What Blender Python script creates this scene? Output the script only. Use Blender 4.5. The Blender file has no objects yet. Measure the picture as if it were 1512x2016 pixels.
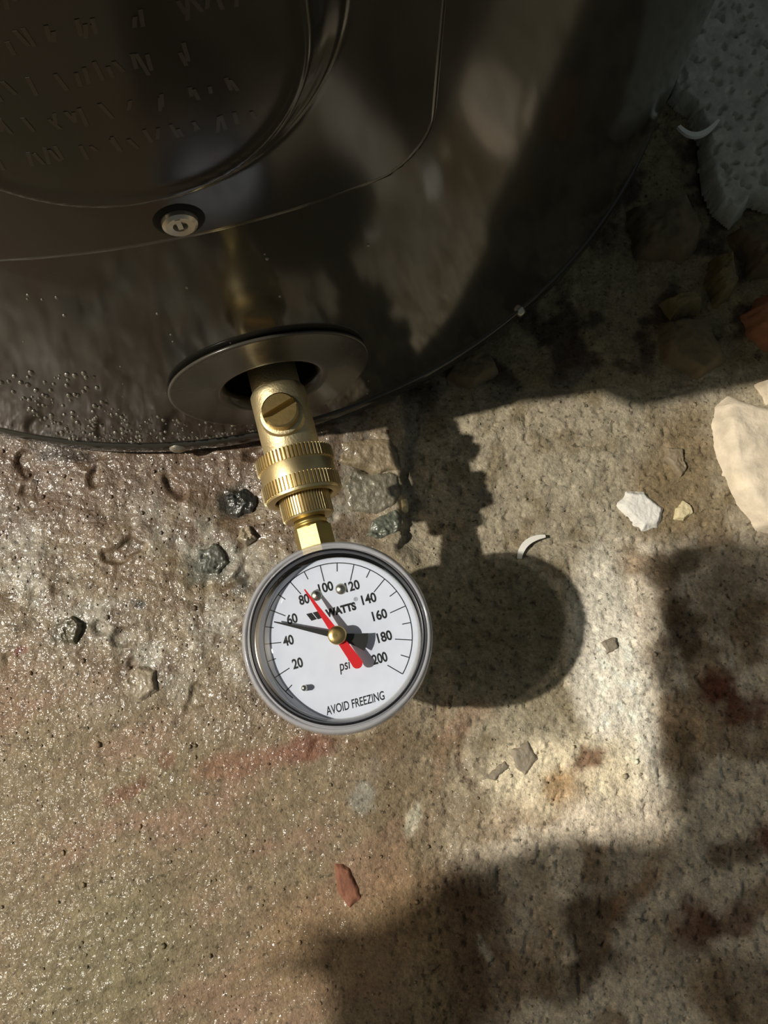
import bpy, bmesh, math, random
import numpy as np
from mathutils import Matrix, Vector

S = bpy.context.scene
COL = S.collection
R_ = math.radians

# ------------------------------------------------------------------ camera
cam_d = bpy.data.cameras.new('camera')
cam = bpy.data.objects.new('camera', cam_d)
COL.objects.link(cam)
cam.location = (0, 0, 0.333)
cam.rotation_euler = (R_(13.0), 0, 0)
cam_d.sensor_fit = 'VERTICAL'
cam_d.sensor_height = 36.0
cam_d.lens = 36.0 * 1515.0 / 2016.0
cam_d.clip_start = 0.01
S.camera = cam

# ------------------------------------------------------------------ world, lamp, exposure
W = bpy.data.worlds.new('world')
S.world = W
W.use_nodes = True
bg = W.node_tree.nodes['Background']
bg.inputs[0].default_value = (0.82, 0.95, 0.95, 1)
bg.inputs[1].default_value = 0.095

LAMP = Vector((-1.77, -0.22, 2.07))          # bare bulb hanging near the left wall
ld = bpy.data.lights.new('bare_bulb', 'POINT')
ld.energy = 328
ld.color = (1.0, 0.93, 0.80)
ld.shadow_soft_size = 0.026
lo = bpy.data.objects.new('bare_bulb', ld)
COL.objects.link(lo)
lo.location = LAMP

S.view_settings.view_transform = 'Standard'
S.view_settings.look = 'None'
S.view_settings.gamma = 1.0
S.view_settings.exposure = 0.0
S.view_settings.use_curve_mapping = False

# ------------------------------------------------------------------ helpers
def lin(c):
    return tuple(((v / 255.0) / 12.92 if v / 255.0 <= 0.04045 else ((v / 255.0 + 0.055) / 1.055) ** 2.4) for v in c)


def nmat(name):
    m = bpy.data.materials.new(name)
    m.use_nodes = True
    return m, m.node_tree, m.node_tree.nodes['Principled BSDF']


def mat(name, col, rough=0.5, metal=0.0, spec=0.5, coat=0.0, coat_rough=0.05, bump=0.0, bscale=400.0,
        var=0.0, vscale=60.0, srgb=True):
    """procedural material: base colour with noise variation and a noise bump"""
    m, nt, b = nmat(name)
    c = lin(col) if srgb else col
    N, L = nt.nodes, nt.links
    b.inputs['Roughness'].default_value = rough
    b.inputs['Metallic'].default_value = metal
    b.inputs['Specular IOR Level'].default_value = spec
    b.inputs['Coat Weight'].default_value = coat
    b.inputs['Coat Roughness'].default_value = coat_rough
    tc = N.new('ShaderNodeTexCoord')
    nz = N.new('ShaderNodeTexNoise')
    nz.inputs['Scale'].default_value = vscale
    nz.inputs['Detail'].default_value = 6
    L.new(tc.outputs['Object'], nz.inputs['Vector'])
    rp = N.new('ShaderNodeValToRGB')
    rp.color_ramp.elements[0].position = 0.3
    rp.color_ramp.elements[1].position = 0.7
    rp.color_ramp.elements[0].color = tuple(v * (1 - var) for v in c) + (1,)
    rp.color_ramp.elements[1].color = tuple(min(1, v * (1 + var)) for v in c) + (1,)
    L.new(nz.outputs['Fac'], rp.inputs['Fac'])
    L.new(rp.outputs['Color'], b.inputs['Base Color'])
    if bump:
        n2 = N.new('ShaderNodeTexNoise')
        n2.inputs['Scale'].default_value = bscale
        n2.inputs['Detail'].default_value = 8
        L.new(tc.outputs['Object'], n2.inputs['Vector'])
        bp = N.new('ShaderNodeBump')
        bp.inputs['Strength'].default_value = bump
        bp.inputs['Distance'].default_value = 0.001
        L.new(n2.outputs['Fac'], bp.inputs['Height'])
        L.new(bp.outputs['Normal'], b.inputs['Normal'])
    return m


def mesh(name, verts, faces, material, parent=None, smooth=True, angle=None):
    me = bpy.data.meshes.new(name)
    me.from_pydata([tuple(v) for v in verts], [], [tuple(f) for f in faces])
    me.update()
    if smooth:
        me.polygons.foreach_set('use_smooth', [True] * len(me.polygons))
        if angle is not None:
            me.set_sharp_from_angle(angle=R_(angle))
    me.materials.append(material)
    o = bpy.data.objects.new(name, me)
    COL.objects.link(o)
    if parent:
        o.parent = parent
    return o


def fix(o):
    bm = bmesh.new()
    bm.from_mesh(o.data)
    bmesh.ops.recalc_face_normals(bm, faces=bm.faces)
    bm.to_mesh(o.data)
    bm.free()
    return o


def empty(name, loc=(0, 0, 0), rot=(0, 0, 0)):
    o = bpy.data.objects.new(name, None)
    o.empty_display_size = 0.01
    COL.objects.link(o)
    o.location = loc
    o.rotation_euler = rot
    return o


def tag(o, label, cat, group=None, kind=None):
    if label:
        o['label'] = label
    if cat:
        o['category'] = cat
    if group:
        o['group'] = group
    if kind:
        o['kind'] = kind
    return o


def lathe(profile, seg=96, close=False):
    """profile of (r, z) turned about Z"""
    v, f = [], []
    n = len(profile)
    for i in range(seg):
        a = 2 * math.pi * i / seg
        for r, z in profile:
            v.append((r * math.cos(a), r * math.sin(a), z))
    for i in range(seg):
        j = (i + 1) % seg
        for k in range(n - 1 if not close else n):
            k2 = (k + 1) % n
            f.append((i * n + k, j * n + k, j * n + k2, i * n + k2))
    return v, f


def xform(v, M):
    return [tuple(M @ Vector(p)) for p in v]


def join(*vf):
    V, Fc = [], []
    for v, f in vf:
        o = len(V)
        V += list(v)
        Fc += [tuple(i + o for i in q) for q in f]
    return V, Fc


def prism(outline, z0, z1):
    n = len(outline)
    v = [(x, y, z0) for x, y in outline] + [(x, y, z1) for x, y in outline]
    f = [tuple(range(n - 1, -1, -1)), tuple(range(n, 2 * n))]
    f += [(i, (i + 1) % n, n + (i + 1) % n, n + i) for i in range(n)]
    return v, f


def gear(r, z0, z1, n, depth, rin=None):
    """knurled ring: square ridges along the axis"""
    out = []
    for i in range(n):
        a = 2 * math.pi / n
        for t, rr in ((0.0, r - depth), (0.18, r), (0.62, r), (0.80, r - depth)):
            out.append((rr * math.cos((i + t) * a), rr * math.sin((i + t) * a)))
    v, f = prism(out, z0, z1)
    if rin:
        m = len(out)
        v += [(rin * math.cos(2 * math.pi * i / m), rin * math.sin(2 * math.pi * i / m), z) for z in (z0, z1) for i in range(m)]
        f = f[2:]
        for i in range(m):
            j = (i + 1) % m
            f += [(j, i, 2 * m + i, 2 * m + j), (m + i, m + j, 3 * m + j, 3 * m + i), (2 * m + j, 2 * m + i, 3 * m + i, 3 * m + j)]
    return v, f


# ------------------------------------------------------------------ numpy noise
def _h(ix, iy, seed):
    n = (ix.astype(np.int64) * 374761393 + iy.astype(np.int64) * 668265263 + seed * 974634533) & 0xffffffff
    n = ((n ^ (n >> 13)) * 1274126177) & 0xffffffff
    n = n ^ (n >> 16)
    return n / 4294967296.0


def pn(x, y, seed=0):
    x = np.asarray(x, float)
    y = np.asarray(y, float)
    ix, iy = np.floor(x), np.floor(y)
    fx, fy = x - ix, y - iy
    u, v = fx * fx * fx * (fx * (fx * 6 - 15) + 10), fy * fy * fy * (fy * (fy * 6 - 15) + 10)
    def g(dx, dy):
        a = _h(ix + dx, iy + dy, seed) * 2 * np.pi
        return np.cos(a) * (fx - dx) + np.sin(a) * (fy - dy)
    return ((g(0, 0) * (1 - u) + g(1, 0) * u) * (1 - v) + (g(0, 1) * (1 - u) + g(1, 1) * u) * v) * 1.5


def fbm(x, y, scale, oct=4, seed=0):
    s, a, t = 0, 1.0, 0
    for i in range(oct):
        s = s + a * pn(x / scale, y / scale, seed + i * 17)
        t += a
        a *= 0.5
        scale *= 0.5
    return s / t


def sst(a, b, x):
    t = np.clip((x - a) / (b - a), 0, 1)
    return t * t * (3 - 2 * t)


# ------------------------------------------------------------------ floor (coordinates in millimetres inside these functions)
def edge_x(y):
    return 8 + 3 * pn(y / 9.0, y * 0, 5)


def floor_h(x, y):
    wx = x + 4 * fbm(x, y, 25, 3, 91)
    wy = y + 4 * fbm(x, y, 25, 3, 92)
    plateau = 1 - sst(-1.5, 1.5, wx - edge_x(wy))                       # mortar bed left of the broken edge
    stepw = sst(52, 68, wy)                                              # the step dies out towards the front
    right = 1 - plateau
    lowr = sst(-10, 22, x)
    left = 1 - lowr
    front = 1 - sst(-45, -10, y + 0.25 * x)                              # smoother trowelled front left
    h = 1.6 * fbm(x, y, 70, 2, 1)
    lump = 1.5 * fbm(x, y, 18, 3, 2) + 0.7 * np.abs(fbm(x, y, 7, 2, 3)) + 0.16 * pn(x / 2.6, y / 2.6, 4)
    a = R_(24)
    s, t = x * math.cos(a) + y * math.sin(a), -x * math.sin(a) + y * math.cos(a)
    streak = 0.55 * pn(s / 80.0 + 0.4 * pn(x / 60, y / 60, 16), t / 14.0, 6) + 0.22 * pn(s / 40.0, t / 5.0, 7) + 0.10 * pn(x / 2.8, y / 2.8, 8)
    hl = lump * (1 - front) + streak * front
    grit = 1.2 * fbm(x, y, 16, 3, 9) + 0.6 * fbm(x, y, 4.5, 3, 10) + 0.34 * pn(x / 2.0, y / 2.0, 12) - 1.1 * sst(0.42, 0.62, pn(x / 3.4, y / 3.4, 18))
    dark = sst(120, 150, y + 0.15 * (60 - x))
    rut = 3.2 * fbm(x * 1.5, y * 0.7, 22, 3, 13) + 1.0 * fbm(x, y, 7, 3, 14)
    hr = grit * (1 - dark) + rut * dark
    h = h + hl * left + hr * lowr
    h = h - stepw * right * 9.0 - (1 - stepw) * lowr * (2.0 + 5.0 * sst(0, 60, y)) * sst(0, 45, x + 0.3 * (60 - y))
    # worn pits on the left
    pit = sst(0.55, 0.8, fbm(x, y, 17, 2, 21) * 1.6) * left * (1 - front)
    h = h - 2.2 * pit
    # hollows round the dark stones left of the coupling
    for cx, cy, r, d in ((-66, 82, 12, 4), (-76, 52, 12, 3), (-60, 60, 6, 3), (-45, 108, 9, 5)):
        h = h - d * np.exp(-((x - cx) ** 2 + (y - cy) ** 2) / (r * r))
    h = h - 4.0 * np.exp(-(((x + 2) / 24) ** 4 + ((y - 92) / 32) ** 4)) * plateau
    # shallow arc rut at the front
    rr = np.hypot(x - 47, y + 26)
    h = h - 1.2 * np.exp(-((rr - 15) / 2.5) ** 2) * sst(0, 20, 50 - x)
    far = np.maximum(np.abs(x), np.abs(y))
    return h * (1 - 0.6 * sst(300, 700, far))


def blob(x, y, cx, cy, rx, ry, rot=0.0, soft=0.5, warp=0.35, seed=0, ws=1.0):
    full_x, full_y = x, y
    rad = max(rx, ry) * 2.6 + 2
    sel = (np.abs(x - cx) < rad) & (np.abs(y - cy) < rad)
    res = np.zeros(full_x.shape)
    if not sel.any():
        return res
    x, y = full_x[sel], full_y[sel]
    sc = max(rx, ry) * 0.9 * ws
    dx = x - cx + warp * rx * 2 * fbm(x, y, sc, 4, 300 + seed)
    dy = y - cy + warp * ry * 2 * fbm(x, y, sc, 4, 400 + seed)
    c, s = math.cos(R_(rot)), math.sin(R_(rot))
    d = np.hypot((dx * c + dy * s) / rx, (-dx * s + dy * c) / ry)
    res[sel] = 1 - sst(1 - soft, 1 + soft, d)
    return res


def mixc(c, col, m):
    return c * (1 - m[..., None]) + np.array(lin(col)) * m[..., None]


def floor_c(x, y):
    n1 = fbm(x, y, 40, 5, 31)
    n2 = fbm(x, y, 15, 5, 32)
    n3 = fbm(x, y, 6, 4, 33)
    c = np.zeros(x.shape + (3,)) + np.array(lin((134, 118, 92)))
    # left mortar
    c = mixc(c, (156, 148, 132), sst(-0.02, 0.22, n1))
    c = mixc(c, (104, 84, 60), sst(0.0, 0.25, n2) * 0.85)
    c = mixc(c, (120, 96, 68), sst(0.02, 0.2, -n1) * 0.6)
    c = mixc(c, (96, 72, 54), sst(72, 105, y - 0.15 * x + 14 * n2) * sst(20, -60, x) * 0.75)
    # trowelled front left with reddish and greenish streaks
    front = (1 - sst(-50, -12, y + 0.25 * x + 8 * n2))
    a = R_(24)
    s, t = x * math.cos(a) + y * math.sin(a), -x * math.sin(a) + y * math.cos(a)
    st = fbm(s * 0.35 + 6 * n1, t + 10 * n1, 22, 5, 35)
    f = np.zeros_like(c) + np.array(lin((136, 117, 88)))
    f = mixc(f, (146, 116, 92), sst(0.02, 0.35, st) * 0.8)
    f = mixc(f, (136, 120, 90), sst(0.02, 0.3, -st) * 0.9)
    f = mixc(f, (130, 118, 86), blob(x, y, -115, -105, 45, 25, 20, 0.6, 0.3, 1))
    f = mixc(f, (150, 120, 84), blob(x, y, -10, -95, 40, 20, 20, 0.7, 0.3, 2) * 0.8)
    c = c * (1 - front[..., None]) + f * front[..., None]
    # right: dry dirt
    rm = sst(-12, 14, x - (0.16 * (40 - y) * (y < 40)) + 10 * n2)
    d = np.zeros_like(c) + np.array(lin((164, 152, 128)))
    d = mixc(d, (138, 124, 96), sst(0.02, 0.3, n2) * 0.8)
    d = mixc(d, (172, 162, 138), sst(0.05, 0.35, n1) * 0.7)
    d = mixc(d, (134, 114, 80), blob(x, y, 138, 92, 22, 30, 0, 0.5, 0.4, 3) * 0.85)
    d = mixc(d, (150, 134, 96), blob(x, y, 60, 20, 45, 25, -20, 0.6, 0.4, 4) * 0.6)
    d = mixc(d, (126, 106, 76), blob(x, y, 15, -45, 25, 30, 0, 0.7, 0.4, 5) * 0.6)
    # pale plaster-like slab showing through
    d = mixc(d, (246, 238, 220), blob(x, y, 104, -2, 18, 64, 4, 0.4, 0.3, 6))
    d = mixc(d, (238, 222, 188), blob(x, y, 72, -38, 32, 20, 10, 0.3, 0.3, 7))
    d = mixc(d, (192, 160, 116), blob(x, y, 74, -40, 9, 8, 0, 0.5, 0.3, 8))
    d = mixc(d, (150, 120, 92), blob(x, y, 84, -28, 9, 4, 20, 0.6, 0.4, 9))
    slab = sst(108, 118, x + 0.12 * y + 5 * n2) * (1 - sst(55, 75, y + 8 * n2)) + sst(-45, -62, y - 0.1 * x + 10 * n2) * sst(20, 60, x)
    slab = np.clip(slab, 0, 1)
    p = np.zeros_like(c) + np.array(lin((232, 216, 192)))  # slab tone raised to lift the floor inside the phone and hand shadows
    p = mixc(p, (172, 150, 122), sst(-0.05, 0.2, fbm(x, y, 30, 5, 37)))
    p = mixc(p, (206, 172, 132), blob(x, y, 120, -20, 18, 14, 20, 0.5, 0.4, 10) * 0.8)
    p = mixc(p, (198, 184, 164), blob(x, y, 112, -75, 26, 34, 0, 0.4, 0.4, 26) * 0.7)
    d = d * (1 - slab[..., None]) + p * slab[..., None]
    for i, (bx, by, rx, ry, rot, col, k) in enumerate((
            (82, -92, 13, 20, 0, (92, 74, 54), 0.9), (72, -112, 9, 8, 0, (96, 78, 58), 0.7), (64, -84, 6, 16, 10, (196, 176, 150), 0.8),
            (25, -100, 42, 30, 20, (92, 68, 46), 0.92), (122, -28, 9, 16, 0, (110, 92, 68), 0.8), (145, -64, 14, 7, 10, (104, 84, 62), 0.8),  # first patch deepens the hand's shadow in the floor colour
            (124, -92, 8, 10, -30, (110, 70, 50), 0.85), (138, -90, 12, 6, 10, (108, 72, 52), 0.8), (100, -80, 3, 22, -35, (150, 112, 72), 0.6),
            (142, 1, 8, 7, 0, (110, 56, 36), 0.9), (152, -8, 10, 7, 10, (112, 62, 42), 0.8), (131, 26, 9, 12, 0, (92, 74, 52), 0.85),
            (155, 36, 16, 20, 0, (120, 100, 74), 0.7), (160, -60, 8, 5, 0, (120, 68, 50), 0.8), (120, 10, 5, 10, 0, (96, 78, 54), 0.7),
            (128, 54, 16, 6, 20, (108, 90, 64), 0.8), (140, -112, 22, 10, 0, (118, 96, 72), 0.7))):
        d = mixc(d, col, blob(x, y, bx, by, rx, ry, rot, 0.45, 0.4, 40 + i) * k)
    # dark damp earth behind, colour lowered further to deepen the tank's shadow
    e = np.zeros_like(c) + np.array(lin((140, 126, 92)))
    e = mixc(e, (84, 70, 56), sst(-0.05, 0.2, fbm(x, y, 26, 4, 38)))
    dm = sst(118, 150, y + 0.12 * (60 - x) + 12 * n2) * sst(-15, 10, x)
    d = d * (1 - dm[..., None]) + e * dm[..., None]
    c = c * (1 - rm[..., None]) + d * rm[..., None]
    # local marks
    for i, (bx, by, rx, ry, rot, col, k) in enumerate((
            (-33, -24, 12, 5, 15, (128, 74, 52), 0.75), (-60, -30, 20, 5, 12, (138, 92, 66), 0.6), (-104, -40, 10, 3, 30, (120, 76, 52), 0.7),
            (-90, -28, 4, 4, 0, (124, 84, 60), 0.7), (-155, 16, 3, 2, 20, (120, 62, 44), 0.9), (-68, 82, 9, 7, 30, (40, 42, 38), 0.9),
            (-77, 53, 10, 8, 10, (92, 94, 84), 0.85), (-62, 46, 4, 6, 0, (60, 58, 50), 0.8), (-106, 36, 3, 2, -30, (50, 44, 38), 0.9),
            (-136, 24, 8, 6, 30, (84, 80, 66), 0.8), (-145, 104, 14, 4, -10, (46, 36, 30), 0.8), (12, -52, 3, 6, -20, (206, 198, 172), 0.8),
            (-8, -14, 8, 5, 0, (186, 172, 142), 0.6), (40, -100, 1.8, 6, 25, (190, 178, 156), 0.8), (-9, -43, 6, 6, 0, (150, 150, 140), 0.6),
            (34, -12, 12, 6, 40, (140, 104, 78), 0.5), (-35, 30, 12, 30, 0, (112, 90, 68), 0.5), (24, -22, 4, 22, -8, (136, 104, 76), 0.4))):
        c = mixc(c, col, blob(x, y, bx, by, rx, ry, rot, 0.4, 0.3, 80 + i) * k)
    arc = np.exp(-((np.hypot(x - 47, y + 26) - 16) / 1.8) ** 2) * sst(0, 20, 46 - x)
    c = mixc(c, (120, 72, 52), arc * 0.4)
    c = c * (1 + 0.45 * np.clip(n3, -0.6, 0.6))[..., None]
    g = c.mean(-1, keepdims=True)
    c = g + (c - g) * 0.84
    return np.clip(c, 0.004, 0.95)


def floor_w(x, y):
    """how wet the floor is"""
    n = fbm(x, y, 30, 4, 51)
    w = 1 - sst(-22, 8, x + 0.10 * (y + 20) + 22 * n)
    w = w * (1 - 0.5 * (1 - sst(-50, -12, y + 0.25 * x + 20 * n)))
    w = np.maximum(w, blob(x, y, -5, 90, 14, 28, 0, 0.4, 0.3, 60) * 0.9)
    w = np.maximum(w, 0.35 * blob(x, y, 20, -50, 40, 30, 0, 0.7, 0.4, 61))
    return w


def hz(x, y):
    return float(floor_h(np.array([x * 1000.0]), np.array([y * 1000.0]))[0]) * 0.001


def axis_grid(a, b, step, lo, hi, n):
    core = np.arange(a, b + step * 0.5, step)
    k = np.linspace(0, 1, n + 1)[1:] ** 2.2
    return np.concatenate([(a - (a - lo) * k)[::-1], core, core[-1] + (hi - core[-1]) * k])


gx = axis_grid(-235.0, 245.0, 0.8, -2500.0, 2500.0, 46)
gy = axis_grid(-165.0, 400.0, 0.8, -2500.0, 2500.0, 46)
X, Y = np.meshgrid(gx, gy)
Z = floor_h(X, Y)
C = floor_c(X, Y)
Wt = floor_w(X, Y)
TCX, TCY, TR = -0.1078, 0.3597, 0.2558
inside = np.hypot(X - TCX * 1000, Y - TCY * 1000) < 225.0
Z = np.where(inside, -6.0, Z)
ny, nx = X.shape
co = np.stack([X, Y, Z], -1).reshape(-1, 3) * 0.001
idx = np.arange(nx * ny).reshape(ny, nx)
quads = np.stack([idx[:-1, :-1], idx[:-1, 1:], idx[1:, 1:], idx[1:, :-1]], -1).reshape(-1, 4)
qi = inside.reshape(-1)[quads].all(1)
quads = quads[~qi]
me = bpy.data.meshes.new('floor')
me.vertices.add(len(co))
me.vertices.foreach_set('co', co.astype(np.float32).ravel())
me.loops.add(quads.size)
me.loops.foreach_set('vertex_index', quads.astype(np.int32).ravel())
me.polygons.add(len(quads))
me.polygons.foreach_set('loop_start', np.arange(0, quads.size, 4, dtype=np.int32))
me.polygons.foreach_set('loop_total', np.full(len(quads), 4, dtype=np.int32))
me.polygons.foreach_set('use_smooth', np.ones(len(quads), dtype=bool))
me.update(calc_edges=True)
at = me.color_attributes.new('albedo', 'FLOAT_COLOR', 'POINT')
at.data.foreach_set('color', np.concatenate([C.reshape(-1, 3), Wt.reshape(-1, 1)], 1).astype(np.float32).ravel())
floor = bpy.data.objects.new('floor', me)
COL.objects.link(floor)
tag(floor, 'rough wet mortar and dry dirt floor under the tank', None, kind='structure')


def ground_material(name):
    m, nt, b = nmat(name)
    N, L = nt.nodes, nt.links
    at = N.new('ShaderNodeAttribute')
    at.attribute_name = 'albedo'
    tc = N.new('ShaderNodeTexCoord')
    def noise(scale, det=5, rough=0.6):
        n = N.new('ShaderNodeTexNoise')
        n.inputs['Scale'].default_value = scale
        n.inputs['Detail'].default_value = det
        n.inputs['Roughness'].default_value = rough
        L.new(tc.outputs['Object'], n.inputs['Vector'])
        return n
    def math_(op, a, bb=None):
        n = N.new('ShaderNodeMath')
        n.operation = op
        for i, v in enumerate((a, bb)):
            if v is None:
                continue
            if isinstance(v, (int, float)):
                n.inputs[i].default_value = v
            else:
                L.new(v, n.inputs[i])
        return n.outputs[0]
    # grain of sand and small dark specks in the colour
    g = noise(700, 6, 0.7)
    mp = N.new('ShaderNodeMapRange')
    mp.inputs[1].default_value, mp.inputs[2].default_value = 0.3, 0.7
    mp.inputs[3].default_value, mp.inputs[4].default_value = 0.62, 1.30
    L.new(g.outputs['Fac'], mp.inputs[0])
    sp = noise(420, 2, 0.5)
    ms = N.new('ShaderNodeMapRange')
    ms.inputs[1].default_value, ms.inputs[2].default_value = 0.30, 0.38
    ms.inputs[3].default_value, ms.inputs[4].default_value = 0.45, 1.0
    L.new(sp.outputs['Fac'], ms.inputs[0])
    mm = math_('MULTIPLY', mp.outputs[0], ms.outputs[0])
    vm = N.new('ShaderNodeVectorMath')
    vm.operation = 'SCALE'
    L.new(at.outputs['Color'], vm.inputs[0])
    L.new(mm, vm.inputs['Scale'])
    L.new(vm.outputs[0], b.inputs['Base Color'])
    wet = at.outputs['Alpha']
    r = N.new('ShaderNodeMapRange')
    r.inputs[3].default_value, r.inputs[4].default_value = 0.92, 0.45
    L.new(wet, r.inputs[0])
    L.new(r.outputs[0], b.inputs['Roughness'])
    sl = N.new('ShaderNodeMapRange')
    sl.inputs[3].default_value, sl.inputs[4].default_value = 0.15, 0.5
    L.new(wet, sl.inputs[0])
    L.new(sl.outputs[0], b.inputs['Specular IOR Level'])
    # film of water: thin patchy clear coat
    film = noise(160, 4, 0.6)
    fm = N.new('ShaderNodeMapRange')
    fm.inputs[1].default_value, fm.inputs[2].default_value = 0.35, 0.6
    fm.inputs[3].default_value, fm.inputs[4].default_value = 0.2, 1.0
    L.new(film.outputs['Fac'], fm.inputs[0])
    L.new(math_('MULTIPLY', wet, fm.outputs[0]), b.inputs['Coat Weight'])
    b.inputs['Coat Roughness'].default_value = 0.20
    b.inputs['Coat IOR'].default_value = 1.5
    h1 = noise(520, 3, 0.55)
    h2 = noise(1500, 3, 0.6)
    hh = math_('ADD', math_('MULTIPLY', h1.outputs['Fac'], 1.0), math_('MULTIPLY', h2.outputs['Fac'], 0.35))
    bp = N.new('ShaderNodeBump')
    bp.inputs['Strength'].default_value = 0.9
    bp.inputs['Distance'].default_value = 0.0008
    L.new(hh, bp.inputs['Height'])
    L.new(bp.outputs['Normal'], b.inputs['Normal'])
    b2 = N.new('ShaderNodeBump')
    b2.inputs['Strength'].default_value = 1.0
    b2.inputs['Distance'].default_value = 0.00125
    w1 = noise(310, 1, 0.5)
    w2 = noise(900, 1, 0.5)
    L.new(math_('ADD', w1.outputs['Fac'], math_('MULTIPLY', w2.outputs['Fac'], 0.30)), b2.inputs['Height'])
    L.new(b2.outputs['Normal'], b.inputs['Coat Normal'])
    return m


me.materials.append(ground_material('mortar_and_dirt'))

# unseen wall added beside the bulb to throw fill light back
wall_m = mat('bounce_wall_paint', (140, 132, 118), 0.9, var=0.08, vscale=3.0)
wv, wf = prism([(-2.5, -2.5), (-2.38, -2.5), (-2.38, 2.5), (-2.5, 2.5)], -0.05, 2.4)
wl = mesh('bounce_wall_left', wv, wf, wall_m, smooth=False)
tag(wl, 'pale painted basement wall', None, kind='structure')

# ------------------------------------------------------------------ water heater
paint = mat('charcoal_paint', (53, 52, 47), 0.11, spec=0.5, bump=0.012, bscale=60, var=0.06, vscale=20)
paint2 = mat('charcoal_panel', (49, 48, 44), 0.13, spec=0.5, bump=0.02, bscale=80, var=0.06, vscale=20)
plastic = mat('charcoal_plastic', (66, 63, 56), 0.22, spec=0.5, bump=0.05, bscale=300, var=0.1, vscale=80)
black = mat('recess_shade_black', (14, 13, 12), 0.9)  # near-black colour standing in for shade in the valve hole and screw recess
steel = mat('zinc_screw', (190, 186, 172), 0.35, metal=0.9, var=0.15, vscale=300)

heater = empty('water_heater', (TCX, TCY, 0.0))
tag(heater, 'dark charcoal water heater tank with glossy curved wall', 'water heater')
VTH, VZ = R_(15.1), 0.0605


def wall_pt(arc, z, off=0.0):
    """point on the tank wall: arc length along the wall, height, offset outwards (tank frame)"""
    t = arc / TR
    return ((TR + off) * math.sin(t), -(TR + off) * math.cos(t), z)


th = np.concatenate([np.linspace(0, 0.10, 8, endpoint=False), np.linspace(0.10, 0.43, 90, endpoint=False),
                     np.linspace(0.43, 2 * math.pi, 150, endpoint=False)])
zz = np.concatenate([np.linspace(0.012, 0.03, 6, endpoint=False), np.linspace(0.03, 0.095, 66, endpoint=False), np.linspace(0.095, 1.25, 40)])
tv, tf = [], []
for a in th:
    for z in zz:
        tv.append((TR * math.sin(a), -TR * math.cos(a), z))
nz_ = len(zz)
for i in range(len(th)):
    j = (i + 1) % len(th)
    for k in range(nz_ - 1):
        am = th[i] * 0.5 + (th[j] if j else 2 * math.pi) * 0.5
        zm = (zz[k] + zz[k + 1]) / 2
        if math.hypot((am - VTH) * TR, zm - VZ) < 0.0215:
            continue
        tf.append((i * nz_ + k, j * nz_ + k, j * nz_ + k + 1, i * nz_ + k + 1))
top = [i * nz_ + nz_ - 1 for i in range(len(th))]
tf.append(tuple(top))
shell = mesh('tank_wall', tv, tf, paint, heater, angle=40)

# rolled base pan
prof = [(TR - 0.03, 0.003), (TR - 0.004, 0.002), (TR + 0.0002, 0.0032), (TR + 0.0010, 0.0055), (TR + 0.0012, 0.0090), (TR + 0.0010, 0.0128),
        (TR + 0.0003, 0.0140), (TR - 0.001, 0.0142)]
v, f = lathe(prof, 256)
base = mesh('base_pan', v, f, paint, heater)
# small plug low on the wall
def on_wall(theta, z, off):
    n = Vector((math.sin(theta), -math.cos(theta), 0))
    t = Vector((math.cos(theta), math.sin(theta), 0))
    u = Vector((0, 0, 1))
    M = Matrix((t, u, n)).transposed().to_4x4()
    M.translation = n * (TR + off) + u * z
    return M


v, f = lathe([(0.0001, 0.0018), (0.002, 0.0016), (0.0034, 0.0008), (0.0038, -0.001)], 24)
plug = mesh('plug', xform(v, on_wall(R_(3.8), 0.0095, 0.0010)), f, steel, heater)
for i, (dth, z) in enumerate(((41.5, 0.012),)):
    v, f = lathe([(0.0001, 0.0016), (0.0018, 0.0013), (0.0026, -0.001)], 16)
    mesh('plug', xform(v, on_wall(R_(dth), z, 0.0010)), f, steel, heater)

# access panel: flanged plate with a raised, round-bottomed box pressed into it
pc, pw = 0.060, 0.0655
na, nzp = 170, 210
arcs = np.linspace(pc - pw, pc + pw, na)
zs = np.linspace(0.1605, 0.44, nzp)
A, ZP = np.meshgrid(arcs, zs)


def rbox(a, z, ca, hw, z0, z1, rad):
    qx = np.abs(a - ca) - (hw - rad)
    cz, hh = (z0 + z1) / 2, (z1 - z0) / 2
    qz = np.abs(z - cz) - (hh - rad)
    return np.hypot(np.maximum(qx, 0), np.maximum(qz, 0)) + np.minimum(np.maximum(qx, qz), 0) - rad


d_out = rbox(A, ZP, pc, pw, 0.1605, 0.44, 0.018)
d_box = rbox(A, ZP, 0.058, 0.047, 0.1795, 0.425, 0.045)
hgt = 0.0024 * sst(0.0, 0.0022, -d_out) + 0.0095 * sst(0.0, 0.0135, -d_box)
hgt = hgt + 0.0007 * np.exp(-((d_box + 0.0125) / 0.0015) ** 2)
keep = d_out < 0.0004
pv, pf, mp_ = [], [], {}
for j in range(nzp):
    for i in range(na):
        if d_out[j, i] < 0.0012:
            mp_[(j, i)] = len(pv)
            pv.append(wall_pt(A[j, i], ZP[j, i], -0.0003 + max(0.0, float(hgt[j, i]))))
for j in range(nzp - 1):
    for i in range(na - 1):
        q = [(j, i), (j, i + 1), (j + 1, i + 1), (j + 1, i)]
        if all(k in mp_ for k in q):
            pf.append(tuple(mp_[k] for k in q))
panel = mesh('access_panel', pv, pf, paint2, heater)
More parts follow.
